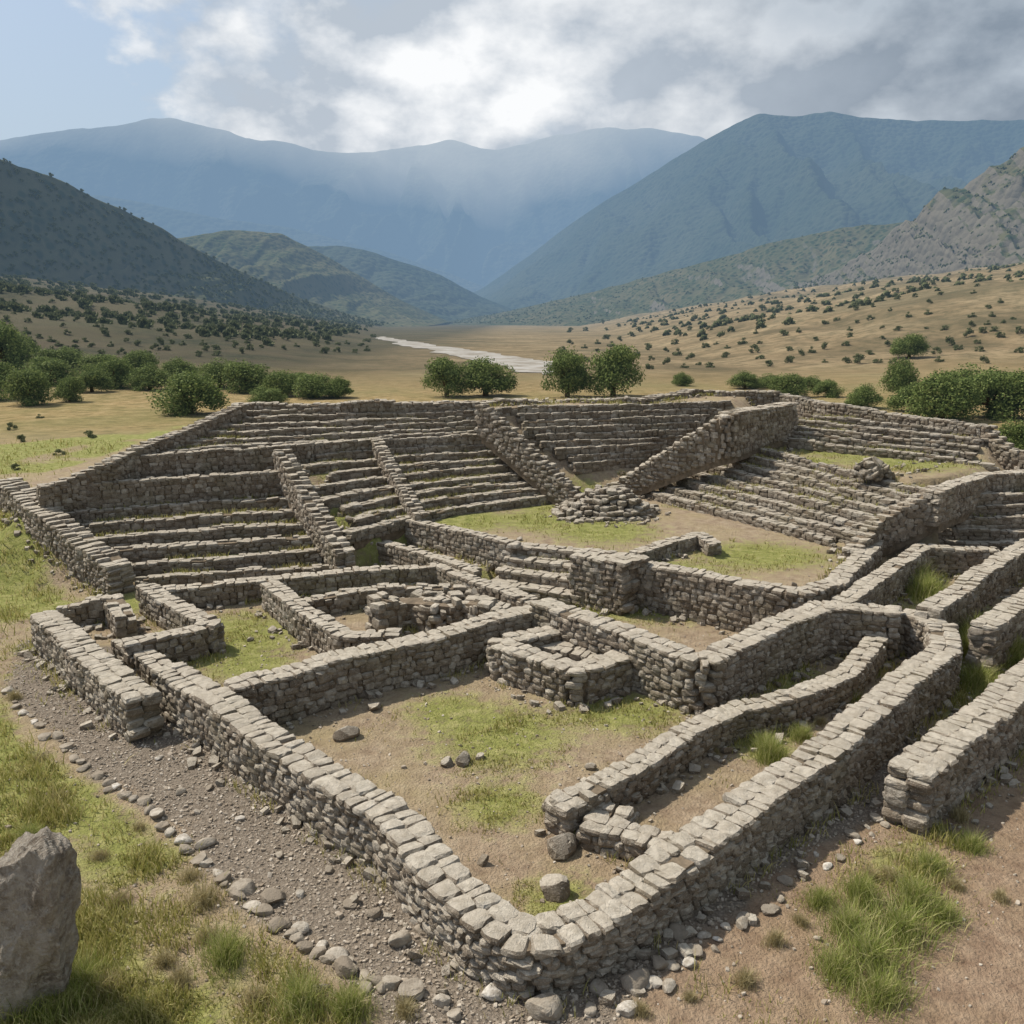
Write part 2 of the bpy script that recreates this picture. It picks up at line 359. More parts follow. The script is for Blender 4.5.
    cf.append((3,2,1,0));e=m*4;cf.append((e,e+1,e+2,e+3))
    cf=np.array(cf)+len(V);V=np.concatenate([V,np.array(cv)]);F=np.concatenate([F,cf]);mi=np.concatenate([mi,np.ones(len(cf),int)])
    o=np.array([P[:,0].mean(),P[:,1].mean(),zb.min()])
    return mesh_np(name,V-o,F,[mat or STONE,CORE],mi),o
def W(label,P,zb,name='stone_wall',**k):
    me,o=wall_mesh(name,P,zb,**k);return add(name,me,o,label,'ruined wall')
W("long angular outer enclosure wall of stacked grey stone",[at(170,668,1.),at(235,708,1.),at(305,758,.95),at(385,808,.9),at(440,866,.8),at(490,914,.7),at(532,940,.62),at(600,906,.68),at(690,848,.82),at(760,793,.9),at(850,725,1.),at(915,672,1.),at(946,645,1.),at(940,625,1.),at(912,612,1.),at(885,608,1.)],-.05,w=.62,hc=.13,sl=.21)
W("low narrow wall leading off the enclosure wall",L(.55,(126,640),(150,655),(172,676)),0,w=.45,hc=.13)
W("straight dry-stone wall closing the back of the bare room",L(1.,(242,682),(330,657),(440,632),(545,603)),0,w=.6,hc=.14)
W("angled high stone wall wrapping round the small block",L(1.2,(545,603),(640,635),(705,658),(760,632),(822,604),(885,608)),0,w=.62,hc=.14)
W("low inner wall running parallel to the enclosure wall",L(.58,(565,798),(628,768),(690,728),(735,706),(800,692),(850,670),(875,640),(882,620)),0,w=.48,hc=.13,sl=.21,wob=.012)
W("short broken stub of wall on the dusty floor",L(.3,(562,798),(590,806),(612,812)),0,w=.45,hc=.13)
W("short knee-high wall stub joining the enclosure wall",L(.38,(598,822),(628,830),(668,842)),0,w=.5,hc=.13)
W("low stone block walls forming an open U platform",L(.8,(552,628),(500,642),(575,668),(620,655)),0,w=.6,hc=.14)
W("lower stone-paved level filling the small platform",L(.55,(548,640),(605,650)),0,w=1.25,cols=4,hc=.14)
W("freestanding thick stone wall beside the gravel path",L(.9,(48,614),(84,650),(140,692)),0,w=.62,hc=.14,sl=.22)
W("broken wall corner with tumbled top stones by grass",L(.6,(66,604),(112,600),(124,618)),0,w=.5,miss=.3,rag=.15)
W("zigzag room wall of grey stone around a turf floor",L(.75,(134,640),(180,630),(212,621),(168,598),(150,587)),0,w=.5)
W("long crooked cross wall below the seating steps",L(.6,(150,589),(230,582),(300,574),(380,568),(440,564),(478,580),(545,605)),0,w=.5,rag=.05)
W("bent partition wall between two turf-floored rooms",L(.75,(272,584),(310,612),(345,635),(385,634)),0,w=.5,rag=.05)
W("thin low partition wall with grass along its foot",L(.5,(300,600),(380,588),(455,584)),0,w=.42,rag=.07)
W("tumbled irregular wall among rubble in small rooms",L(.75,(385,605),(415,598),(440,606),(462,600),(500,606)),0,w=.7,miss=.4,rag=.35,wob=.14)
W("low retaining wall edging a raised turf strip",L(.7,(352,534),(430,554),(474,568)),.0,w=.45)
W("straight retaining wall along the sunken court edge",L(1.25,(400,516),(470,532),(512,542)),.3,w=.45)
W("tall retaining wall holding up the grassy court",L(1.3,(628,560),(700,573),(800,592),(838,580),(870,545),(882,515),(930,500),(1000,472)),0,w=.55)
W("square stone cheek block flanking the short stairs",L(1.5,(592,552),(624,558)),0,w=1.1,cols=3)
W("low bent divider wall standing on the court turf",L(1.4,(640,550),(700,532),(712,541)),.95,w=.45)
W("curving stone wall of a narrow corridor room",L(1.2,(835,605),(880,575),(922,545),(990,548)),.25,w=.5)
W("parallel diagonal room wall of rough grey stone",L(1.2,(930,608),(980,572),(1030,541)),.2,w=.55)
W("short outer room wall partly hidden by shrubs",L(1.2,(985,622),(1035,592),(1085,560)),.1,w=.55)
W("thick broken-ended stone wall standing outside the enclosure",L(1.05,(918,764),(960,730),(1024,678),(1085,632)),-.05,w=.68,hc=.135,sl=.22)
W("broad pale-topped boundary wall climbing beside the meadow",[at(8,480,2.6),at(60,520,1.8),at(114,564,.9)],[.8,.2,-.1],w=.8)
W("stepped side wall climbing along grassy slope",[at(46,487,2.65),at(112,459,3.4),at(238,406,4.65)],[1.2,2.2,3.2],w=.55,mat=STONE2,rag=.06)
W("broad sloping ramp wall dividing the seating steps",[at(283,450,3.4),at(342,548,.95)],[2.2,0.],w=.6,wob=.015,rag=.015,name='ramp_wall')
W("slim sloping ramp wall crossing the middle steps",[at(378,440,3.4),at(418,512,1.5)],[2.3,.6],w=.45,wob=.015,rag=.015,name='ramp_wall')
W("long sloping ramp wall running down to the stone mound",[at(485,405,4.65),at(580,494,1.5)],[3.4,.6],w=.6,wob=.015,rag=.015,name='ramp_wall')
W("massive sloping retaining wall above the wide steps",[at(616,482,1.5),at(725,413,4.5),at(785,403,4.6)],[.8,2.8,3.2],w=.85,wob=.015,rag=.015,name='ramp_wall')
W("long low crest wall along the top of the ruin",[at(238,405,4.6),at(350,402,4.68),at(480,401,4.6),(at(560,400,4.5)),at(640,398,4.62),at(700,390,4.65),at(770,391,4.65)],3.6,w=.7,rag=.08,mat=STONE2)
W("curved low crest wall above the top terraces",[at(770,391,4.6),at(830,404,4.3),at(985,426,3.9)],2.8,w=.6,rag=.07,mat=STONE2)
W("stone side wall stepping down at the ruin's shoulder",[at(985,426,3.9),at(1010,448,3.2),at(1090,470,2.7)],[2.2,1.6,1.2],w=.6)
W("terrace retaining wall under the ledge of dry turf",[at(50,486,2.65),at(175,478,2.65),at(283,471,2.65)],1.8,w=.45,mat=STONE2,rag=.05)
W("mid-level terrace wall behind the seating steps",[at(112,457,3.4),at(300,445,3.4),at(380,438,3.4),at(492,433,3.4)],2.4,w=.45,mat=STONE2,rag=.05)
W("end wall closing the wide flight of steps",[at(932,488,2.8),at(875,520,1.9),at(852,548,1.3)],[1.6,.9,.3],w=.5)
W("retaining wall below the grassy upper ledge",[at(934,490,2.8),at(985,474,2.8),at(1060,468,2.8)],1.7,w=.5)
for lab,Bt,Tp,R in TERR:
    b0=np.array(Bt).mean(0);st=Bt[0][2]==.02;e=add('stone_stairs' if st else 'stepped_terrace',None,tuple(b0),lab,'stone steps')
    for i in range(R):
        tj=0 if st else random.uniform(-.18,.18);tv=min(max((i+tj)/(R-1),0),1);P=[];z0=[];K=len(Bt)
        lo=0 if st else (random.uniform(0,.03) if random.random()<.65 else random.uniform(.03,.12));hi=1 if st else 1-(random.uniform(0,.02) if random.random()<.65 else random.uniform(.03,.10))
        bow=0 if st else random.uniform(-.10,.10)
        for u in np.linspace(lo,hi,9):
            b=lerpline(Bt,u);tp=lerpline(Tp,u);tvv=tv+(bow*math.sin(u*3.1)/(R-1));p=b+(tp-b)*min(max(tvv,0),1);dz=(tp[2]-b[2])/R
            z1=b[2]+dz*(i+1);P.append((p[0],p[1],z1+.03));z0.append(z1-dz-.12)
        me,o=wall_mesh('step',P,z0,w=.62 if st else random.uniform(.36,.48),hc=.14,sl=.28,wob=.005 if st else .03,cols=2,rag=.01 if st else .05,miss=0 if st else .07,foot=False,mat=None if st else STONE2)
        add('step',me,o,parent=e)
# stone mound
c0=np.array(at(605,514,.95));B=Batch(3)
for k in range(6):
    r=1.5-.21*k
    for rr in (r,r-.26,r-.5,r-.74):
        if rr<.1: continue
        m=int(2*math.pi*rr/.27)+1
        for i in range(m):
            a=2*math.pi*i/m+k*.7;rr_=1/((abs(math.cos(a))**3+abs(math.sin(a))**3)**(1/3));wv=rr_*(1+.12*math.sin(a*2+k*.6+1)+.06*math.sin(a*5+k*2))
            B.put((rr*wv*math.cos(a)*1.1+.04*k,rr*wv*math.sin(a),k*.17+.07+rng.normal(0,.03)),(rng.uniform(.18,.42),rng.uniform(.22,.34),rng.uniform(.14,.22)),a+math.pi/2+rng.normal(0,.25))
V,F=B.arrays(.1);add('stone_mound',mesh_np('stone_mound',V,F,[STONE2]),c0,"rough layered mound of piled stones on the court",'stone mound')
def heap(u,v,z,rx,ry,hh,n,label):
    c=np.array(at(u,v,z));B=Batch(3)
    for i in range(n):
        a=rng.uniform(0,6.28);q=math.sqrt(rng.random());s=rng.uniform(.14,.36)*(1-.3*q)
        zz=hh*(1-q**1.4)*rng.uniform(.3,1.)
        B.put((q*rx*math.cos(a),q*ry*math.sin(a),zz+.03),(s*1.4,s*1.1,s*.8),rng.uniform(0,6.3))
    V,F=B.arrays(.35);add('rubble_heap',mesh_np('rubble_heap',V,F,[STONE2]),c,label,'rubble heap')
heap(430,618,0,1.5,.8,.75,230,"dark broken heap of tumbled wall stones between rooms")
heap(486,602,0,.8,.6,.5,80,"small pile of collapsed stones beside low wall")
heap(870,478,2.7,.7,.5,.7,60,"small pile of dark stones on grassy ledge")
# ------------------------------------------------------------------ loose stones
ROCK=[]
for i in range(8):
    tv,tf=template(5,900+i,k=2.6,j=.025);r=np.random.default_rng(i)
    dirs=r.normal(0,1,(9,3));dirs/=np.linalg.norm(dirs,axis=1)[:,None]
    for dd in dirs:
        s=tv@dd;tv=tv-np.maximum(0,s-.33)[:,None]*dd*.9
    ROCK.append((tv,tf))
RM1=[mesh_np('loose_stone',tv,tf,[COBP],smooth=i%2==0) for i,(tv,tf) in enumerate(ROCK)]
RM2=[mesh_np('fallen_stone',tv,tf,[STONE]) for tv,tf in ROCK]
def rock(u,v,px,flat=.6,kind=0,label=None,grp=None):
    x,y,z=at(u,v,0);z=float(G(x,y));sz=px/(FL/math.hypot(y,8.))
    o=add('loose_stone' if kind==0 else 'fallen_stone',(RM1 if kind==0 else RM2)[random.randrange(8)],(x,y,z+sz*flat*.2),label,'stone',group=grp)
    o.scale=(sz*random.uniform(.95,1.3),sz*random.uniform(.8,1.05),sz*flat*random.uniform(.8,1.2));o.rotation_euler=(random.uniform(-.15,.15),random.uniform(-.15,.15),random.uniform(0,6.3))
for u,v,p in [(274,898,26),(398,942,24),(346,972,24),(543,1010,32),(637,983,28),(495,993,22),(410,992,24),(560,980,20),(600,990,18),(678,935,20),(747,875,16),(660,965,20),(460,965,16),(375,915,15),(350,905,13),(300,930,16),(245,890,20),(205,845,18),(185,850,14),(440,1000,18),(625,1010,20),(700,905,14),(380,880,12),(322,990,14),(590,1010,15),(300,895,11),(420,930,11),(455,1015,15),(365,990,13),(618,960,14),(240,820,9),(280,855,10),(330,870,10),(210,790,9),(160,760,9),(130,740,8),(180,795,10)]:
    rock(u,v,p,.62,0,"smooth pale cobble lying on the gravel path","loose cobbles on the path")
for u,v,p in [(564,852,34),(556,895,32),(346,738,24),(464,762,20),(448,765,13),(375,710,15),(480,758,10),(590,770,10),(405,622,20),(470,622,16),(395,612,18),(690,935,14),(600,590,9),(520,700,8),(330,700,8),(250,640,8)]:
    rock(u,v,p,.8,1,"angular brown stone fallen on the dusty floor","fallen wall stones")
K1=[(5,688),(40,728),(85,768),(130,800),(180,840),(235,892),(290,935),(345,965),(420,1000)]
for i in range(56):
    p=lerpline([(a,b,0) for a,b in K1],min(.999,(i+random.uniform(-.3,.3)+.5)/56.5));rock(p[0]+random.uniform(-5,5),p[1]+random.uniform(-6,6),8+9*i/56+random.uniform(-3,5),.55,0,"small edging stone half sunk beside the gravel path","edging stones along the path")
K2=[(640,1000),(700,950),(770,900),(850,840),(895,812)]
for i in range(34):
    p=lerpline([(a,b,0) for a,b in K2],(i+.3)/34.5);rock(p[0]+random.uniform(-6,6),p[1]+random.uniform(-10,10),13-4*i/34+random.uniform(-5,5),.5,0,"small edging stone half sunk beside the gravel path","edging stones along the path")
# gravel
poly=L(0,(20,640),(120,650),(305,775),(532,970),(690,890),(850,760),(940,690),(900,800),(770,880),(640,1000),(560,1060),(440,1060),(330,965),(240,910),(180,840),(90,770),(0,690))
N=95000;px=rng.uniform(-15,12,N);py=7+rng.uniform(0,1,N)**1.5*16
m=pip(poly,px,py);px=px[m];py=py[m]
px2=rng.uniform(-9,11,3500);py2=rng.uniform(8,22,3500);px=np.concatenate([px,px2]);py=np.concatenate([py,py2])
B=Batch(2);pz=G(px,py)
for a,b,c_ in zip(px,py,pz):
    s=.014+.024*random.random()**2.5+(.03 if random.random()<.02 else 0);B.put((a,b,c_+s*.2),(s*1.6,s*1.3,s),random.uniform(0,6))
V,F=B.arrays(.3);add('gravel',mesh_np('gravel',V,F,[COB]),kind='stuff')
# rubble at wall feet
ws=np.array(WS);wt=np.array(WT);B=Batch(2);k=rng.integers(0,len(ws),5600);sd=rng.choice([-1,1],len(k));of=ws[k,4]/2+.03+np.abs(rng.normal(0,.25,len(k)))
rx=ws[k,0]+ws[k,2]*of*sd+rng.normal(0,.05,len(k));ry=ws[k,1]+ws[k,3]*of*sd
a_=rng.uniform(0,6.28,160);q_=rng.uniform(1.4,2.4,160);rx=np.concatenate([rx,c0[0]+q_*np.cos(a_)]);ry=np.concatenate([ry,c0[1]+q_*np.sin(a_)]);rz=G(rx,ry)
for a,b,c_ in zip(rx,ry,rz):
    s=.03+.14*random.random()**3.2;B.put((a,b,c_+s*.25),(s*1.5,s*1.2,s*.9),random.uniform(0,6))
V,F=B.arrays(.3);add('rubble',mesh_np('rubble',V,F,[STONE]),kind='stuff')
# boulder: angular slab, leaning
bx,by,_=at(36,1000,0)
tv,tf=template(44,4242,k=6,j=0.0)
V=tv*np.array([.72,.56,1.35])
for dd,lim in [((-.45,-.1,.9),.56),((.35,-.75,.45),.50),((.1,.5,.85),.72),((.95,-.2,.1),.33),((-.8,-.55,.1),.34),((.5,-.85,-.1),.30),((-.2,-.95,.2),.27)]:
    dd=np.array(dd);dd=dd/np.linalg.norm(dd);s=V@dd;V=V-np.maximum(0,s-lim)[:,None]*dd
nz=(fbm(V[:,0]*3+V[:,1]*2+9,V[:,2]*3+V[:,1]+9,5,4)-.5)*.14+(fbm(V[:,0]*9+V[:,1]*6+9,V[:,2]*9-V[:,1]*4+19,5,6)-.5)*.10-np.abs(fbm(V[:,0]*4+V[:,1]*5+39,V[:,2]*2.2+29,3,16)-.5)*.14
nn_=V/np.linalg.norm(V,axis=1)[:,None];V=V+nn_*nz[:,None];V[:,2]+=.58;V[:,0]+=.20*V[:,2]
bm_=mesh_np('boulder',V,tf,[],smooth=False)
t=NT('boulder_rock');n1=t.noise(3,7,.72);n2=t.noise(14,5,.75)
bm_.materials.append(t.fin(t.mix(t.ramp(n2,[(.48,0),(.6,.6)]),t.ramp(n1,[(.35,(.18,.145,.11)),(.5,(.36,.31,.25)),(.65,(.50,.445,.37))]),(.58,.53,.45)),.95,t.math('ADD',n1,t.math('MULTIPLY',n2,.6)),1.,.2))
o=add('boulder',bm_,(bx-.12,by,-.05),"tall weathered grey boulder upright in the grass",'boulder');o.scale=(1.35,1.3,1.78)
# ------------------------------------------------------------------ grass
def blades(P,h,wd,mat,name):
    N=len(P);a=rng.uniform(0,6.28,N);ln=rng.normal(0,.42,(N,2))*h[:,None]
    dx=np.cos(a)*wd;dy=np.sin(a)*wd
    A=P+np.stack([dx,dy,0*dx-.01],-1);Bq=P-np.stack([dx,dy,0*dx+.01],-1)
    M=P+np.stack([ln[:,0]*.4,ln[:,1]*.4,h*.6],-1);mw=.7
    C=M+np.stack([dx*mw,dy*mw,0*dx],-1);D=M-np.stack([dx*mw,dy*mw,0*dx],-1)
    E=P+np.stack([ln[:,0],ln[:,1],h],-1)
    V=np.stack([A,Bq,D,C,E],1).reshape(-1,3);b=(np.arange(N)*5)[:,None]
    F=np.concatenate([b+np.array([0,1,2]),b+np.array([0,2,3]),b+np.array([3,2,4])])
    return mesh_np(name,V,F,mat)
def gl(A,x,y):
    i=np.clip(np.searchsorted(xs,x),0,nx-1);j=np.clip(np.searchsorted(ys,y),0,ny-1);return A[i,j]
N=1000000
yy=1/(rng.uniform(1/60.,1/7.,N));xx=rng.uniform(-.66,.66,N)*(yy+2)
w=gl(green,xx,yy)*(.15+.85*sstep(fbm(xx/.7,yy/.7,3,31),.40,.60))
ins=gl(inA.astype(float),xx,yy)>0
w=np.maximum(w*(~ins|(gl(green,xx,yy)>.4)),.045*sstep(fbm(xx/.9,yy/.9,3,77),.48,.65)*(gl(gravel,xx,yy)<.3))
k=(rng.random(N)<w*.5)&(~(ins&(yy>30)&(w<.3)))
xx=xx[k];yy=yy[k];dd=np.hypot(xx,yy);ins=ins[k]
P=np.stack([xx,yy,G(xx,yy)],-1);h=rng.uniform(.03,.14,len(xx))*np.where(ins,.45,1.)*(1+dd/60)*(.35+1.3*sstep(fbm(xx/.6,yy/.6,2,55),.3,.75));wd=.0032+.0004*dd
k=rng.integers(0,len(ws),34000);fl=fbm(ws[k,0]/1.1,ws[k,1]/1.1,3,61);k=k[fl>.5];sd=rng.choice([-1,1],len(k));of=ws[k,4]/2+.04+np.abs(rng.normal(0,.12,len(k)))
x2=ws[k,0]+ws[k,2]*of*sd+rng.normal(0,.08,len(k));y2=ws[k,1]+ws[k,3]*of*sd
P=np.concatenate([P,np.stack([x2,y2,G(x2,y2)],-1)]);h=np.concatenate([h,rng.uniform(.06,.24,len(k))]);wd=np.concatenate([wd,.004+.0003*np.hypot(x2,y2)])
k=rng.integers(0,len(wt),40000);fl=fbm(wt[k,0]/1.4,wt[k,1]/1.4,3,91);k=k[fl>.55];x3=wt[k,0]+rng.normal(0,.14,len(k));y3=wt[k,1]+.28+rng.normal(0,.1,len(k))
P=np.concatenate([P,np.stack([x3,y3,wt[k,4]-.06],-1)]);h=np.concatenate([h,rng.uniform(.05,.20,len(k))]);wd=np.concatenate([wd,np.full(len(k),.012)])
add('grass',blades(P,h,wd,[GRASS],'grass'),kind='stuff')
def tuft_mesh(r,h,n,mat,seed):
    g=np.random.default_rng(seed);a=g.uniform(0,6.28,n);q=r*np.minimum(np.abs(g.normal(0,.55,n)),1.2)
    sx,sy=g.uniform(.6,1.4,2)
    P=np.stack([q*np.cos(a)*sx,q*np.sin(a)*sy,0*q],-1)
    return blades(P,g.uniform(.25,1,n)**1.2*h*np.exp(-(q/r)**2*.6),np.full(n,.0036),[mat],'grass_tuft')
TG=[tuft_mesh(.40,.48,1300,GRASSG,i) for i in range(4)];TD=[tuft_mesh(.26,.28,600,GRASSD,i) for i in range(4)]
for u,v,s,g in [(900,935,1.3,1),(870,965,1.3,1),(915,905,1.1,1),(850,935,1.,1),(835,975,.9,1),(880,1000,1.,1),(940,920,.9,1),(930,870,.8,1),(890,880,.8,0),(860,900,.9,1),(745,985,.9,0),(775,945,.8,0),(800,925,.7,0),(820,905,.7,1),(955,890,.8,0),(205,905,1.2,0),(225,960,1.,1),(165,965,.9,0),(120,905,.9,0),(300,1010,1.,1),(350,1015,.9,1),(255,1005,1.,0),(60,1010,1.2,1),(20,1015,1.2,1),(85,985,.9,1),(110,990,1.,0),(190,880,.8,0),(205,940,.8,0),(180,985,.9,0),(640,1015,.7,0),(770,760,1.1,1),(765,748,.9,1),(715,755,.6,0),(985,640,1.8,1),(968,655,1.6,1),(1005,660,1.8,1),(975,685,1.4,1),(1000,700,1.,1),(845,700,.8,1),(820,725,.8,0),(800,740,.8,1),(910,585,2.,1),(925,595,1.6,1),(840,755,.7,0),(30,905,.8,0),(100,860,.7,0),(140,830,.6,0),(60,800,.7,0),(870,880,.8,0),(970,850,.8,1),(960,820,.9,0),(405,1015,1.,0),(40,760,.6,0),(30,840,.7,1),(15,700,.9,0),(1000,900,.7,0),(690,1000,.6,0)]:
    x,y,z=hit(u,v);o=add('grass_tuft',(TG if g else TD)[random.randrange(4)],(x,y,z),"tuft of tall green grass growing from the dirt" if g else "small tuft of dry yellow grass on bare soil",'grass tuft',group='grass tufts')
    o.scale=(s,s,s*random.uniform(.8,1.1));o.rotation_euler[2]=random.uniform(0,6)
# ------------------------------------------------------------------ trees
def leaves(W_,H_,nc,nl,ls,seed,zb=.25):
    r=np.random.default_rng(seed);C=[]
    for i in range(nc):
        a=r.uniform(0,6.28);q=math.sqrt(r.random())*.74;z=r.uniform(0,1)
        cr=(1-.5*abs(z-.25)**1.3)
        C.append((q*math.cos(a)*W_/2*cr,q*math.sin(a)*W_/2*cr,H_*(zb+(1-zb)*(.08+.78*z*(1-.4*q))),W_*r.uniform(.11,.2)))
    C=np.array(C);k=r.integers(0,nc,nl);d=r.normal(0,1,(nl,3));d/=np.linalg.norm(d,axis=1)[:,None]
    rad=C[k,3]*r.uniform(.5,1.22,nl);P=C[k,:3]+d*rad[:,None]*np.array([1,1,.8]);P[:,2]=np.maximum(P[:,2],.05)
    nrm=d+r.normal(0,.6,(nl,3));nrm/=np.linalg.norm(nrm,axis=1)[:,None]
    tmp=r.normal(0,1,(nl,3));u=np.cross(nrm,tmp);u/=np.linalg.norm(u,axis=1)[:,None];v=np.cross(nrm,u)
    s=(ls*r.uniform(.6,1.3,nl))[:,None]
    V=np.stack([P-u*s,P-v*s*.6,P+u*s,P+v*s*.6],1).reshape(-1,3);F=np.arange(nl*4).reshape(-1,4)
    return V,F,C
def trunkmesh(H_,W_,C,seed):
    V=[];F=[]
    def tube(p0,p1,r0,r1,seg=5):
        b=len(V);p0=np.array(p0,float);p1=np.array(p1,float);ax=p1-p0;u=np.cross(ax,(0.3,.9,.1));u/=np.linalg.norm(u);v=np.cross(ax,u);v/=np.linalg.norm(v)
        for i in range(seg+1):
            f=i/seg;c=p0+ax*f+u*math.sin(f*3.14)*np.linalg.norm(ax)*.06;rr=r0+(r1-r0)*f
            for j in range(7): a=6.283*j/7;V.append(c+(u*math.cos(a)+v*math.sin(a))*rr)
        for i in range(seg):
            for j in range(7): F.append((b+i*7+j,b+i*7+(j+1)%7,b+(i+1)*7+(j+1)%7,b+(i+1)*7+j))
    tr=W_*.03+.04;fork=(0.05,0,H_*.2);tube((0,0,-.2),fork,tr*1.3,tr)
    for i in range(8): tube(fork,C[i][:3],tr*.7,tr*.15)
    return mesh_np('trunk',V,F,[BARK],smooth=True)
TV=[]
for i in range(8):
    W_,H_=5.,4.4;V,F,C=leaves(W_,H_,44,11000,.092,40+i,zb=.09 if i<3 else .0);TV.append((mesh_np('crown',V,F,[LEAF]),trunkmesh(H_,W_,C,i)))
def tree(u,v,wp,hp,label,grp=None,bush=True):
    x,y,z=hit(u,v);k=y/CP/FL
    e=add('bush' if bush else 'tree',None,(x,y,z-.05),label,'bush' if bush else 'tree',group=grp);i=random.randrange(3,8) if bush else random.randrange(3);sx=wp*k/4.7;sz=hp*k/4.0;rz=random.uniform(0,6)
    for nm,me in (('crown',TV[i][0]),('trunk',TV[i][1])):
        o=bpy.data.objects.new(nm,me);COL.objects.link(o);o.parent=e;o.scale=(sx,sx,sz);o.rotation_euler[2]=rz
for a in [(447,397,50,42),(486,396,62,38),(567,397,52,50),(613,396,60,54)]: tree(*a,"round dense green tree standing on the dry plain","trees on the dry plain",False)
for a in [(8,372,56,50),(30,405,52,40),(70,402,30,28),(190,414,74,44),(115,388,46,34),(250,393,56,34),(316,398,54,26),(338,398,36,22),(150,390,46,26),(50,385,54,30),(220,388,50,28),(92,392,38,26),(282,396,46,26),(-10,400,60,46),(140,372,40,22),(20,360,44,26),(180,380,44,22),(268,404,40,18),(100,374,50,20),(300,388,40,16),(60,368,50,22),(232,378,40,16)]: tree(*a,"bushy green shrub at the edge of the meadow","bushes along the meadow edge")
for a in [(909,358,38,24),(899,396,38,38)]: tree(*a,"rounded green tree on golden grass","trees on the golden slope",False)
for a in [(942,420,76,50),(990,418,68,50),(1014,462,46,44),(788,397,46,24),(828,397,32,18),(862,408,42,24),(745,389,36,18),(682,386,24,14),(965,402,64,36),(1035,420,70,60),(915,412,54,28),(768,388,30,14),(1000,392,50,22),(812,390,30,14)]: tree(*a,"bushy green shrub growing behind the stone ruins","bushes behind the ruins")
SH=[]
for i in range(6):
    V,F,C=leaves(2.,1.5,10,700,.11,70+i,zb=.0);SH.append(mesh_np('shrub',V,F,[LEAF2]))
def shrub(x,y,s,grp,lab="low round dark green shrub on the dry slope"):
    z=float(G(x,y));o=add('shrub',SH[random.randrange(6)],(x,y,z-.05),lab,'shrub',group=grp);o.scale=(s,s,s*random.uniform(.7,1.1));o.rotation_euler[2]=random.uniform(0,6)
for u,v,p in [(90,438,14),(22,442,12),(60,455,14),(858,364,16),(12,430,12),(40,418,10),(200,425,10),(15,470,12)]:
    x,y,z=hit(u,v);shrub(x,y,p*y/CP/FL/2,"scattered shrubs","small green shrub standing in dry grass")
PTS=[]
def sc_pt(u0,u1,vfun,n,smin,smax,mind=9):
    c=0;tr=0
    while c<n and tr<n*20:
        tr+=1;u=random.uniform(u0,u1);lo,hi=vfun(u)
        if hi<=lo: continue
        v=random.uniform(lo,hi)
        if any((u-a)**2+((v-b)*1.6)**2<mind**2 for a,b in PTS): continue
        x,y,z=hit(u,v)
        if y>1200: continue
        PTS.append((u,v));shrub(x,y,(random.uniform(smin,smax)*(.55+.45*(v-lo)/(hi-lo)))*y/CP/FL/2*(1. if y<600 else .8),"shrubs dotted over the hillside");c+=1
sc_pt(560,1022,lambda u:(322-(u-450)*.115,372-(u-560)*.02),150,8,14,11)
sc_pt(2,375,lambda u:(282+u*.13,362-u*.02),140,8,13,9)
# ------------------------------------------------------------------ hills
def hill(name,R,depth,back,mat,nu=260,nv=90,amp=.25,sc=None,seed=0,jag=.012,lean=0.,pw=1.15,gul=.22):
    R=np.array(R,float);seg=np.hypot(np.diff(R[:,0]),np.diff(R[:,1]));s=np.concatenate([[0],np.cumsum(seg)])
    u=np.linspace(0,s[-1],nu);Rx=np.interp(u,s,R[:,0]);Ry=np.interp(u,s,R[:,1]);Rz=np.interp(u,s,R[:,2])
    sc=sc or s[-1]/7
    for it in range(6): Rz[1:-1]=(Rz[:-2]+Rz[1:-1]*2+Rz[2:])/4
    zs=max(R[:,2]);Rz=Rz+(fbm(u/sc*5,u*0+seed,4,seed)-.5)*zs*jag*4*(Rz/zs)
    tt=np.concatenate([-np.linspace(1,0,14)[:-1],np.linspace(0,1,nv)])
    U,T=np.meshgrid(u,tt,indexing='ij');ZR=np.repeat(Rz[:,None],len(tt),1)
    X=np.repeat(Rx[:,None],len(tt),1)*(1-lean*np.clip(T,0,1));Y=np.repeat(Ry[:,None],len(tt),1)-np.where(T>0,T*depth,T*back)
    a=np.abs(T);prof=(1-a)**pw
    rid=1-np.abs(2*fbm(X/sc+seed,Y/sc*.6+seed,5,seed+2)-1);fine=fbm(X/sc*6,Y/sc*6,4,seed+5)
    wp=(fbm(U/sc*1.3,T*2.5+seed,3,seed+8)-.5)*1.6
    gl_=1-np.abs(2*fbm(U/sc*2.2+wp+T*.8,T*1.1+seed,4,seed+9)-1)
    rel=ZR*(np.minimum(rid-.75,.05))*amp*4*a*(1-a)*1.4+ZR*(fine-.5)*amp*.5*np.minimum(1,a*6)*(1-a)+ZR*(gl_-.92)*gul*4*np.minimum(a,.5)*(1-a)*2
    z=ZR*prof+np.minimum(rel,ZR*a*.6)
    z=z-25*sstep(a,.85,1.)
    n1,n2=X.shape;ii=np.arange(n1*n2).reshape(n1,n2)
    F=np.stack([ii[:-1,:-1],ii[1:,:-1],ii[1:,1:],ii[:-1,1:]],-1).reshape(-1,4)
    V=np.stack([X,Y,z],-1).reshape(-1,3)
    add(name,mesh_np(name,V,F,[mat],smooth=True),kind='structure');return V
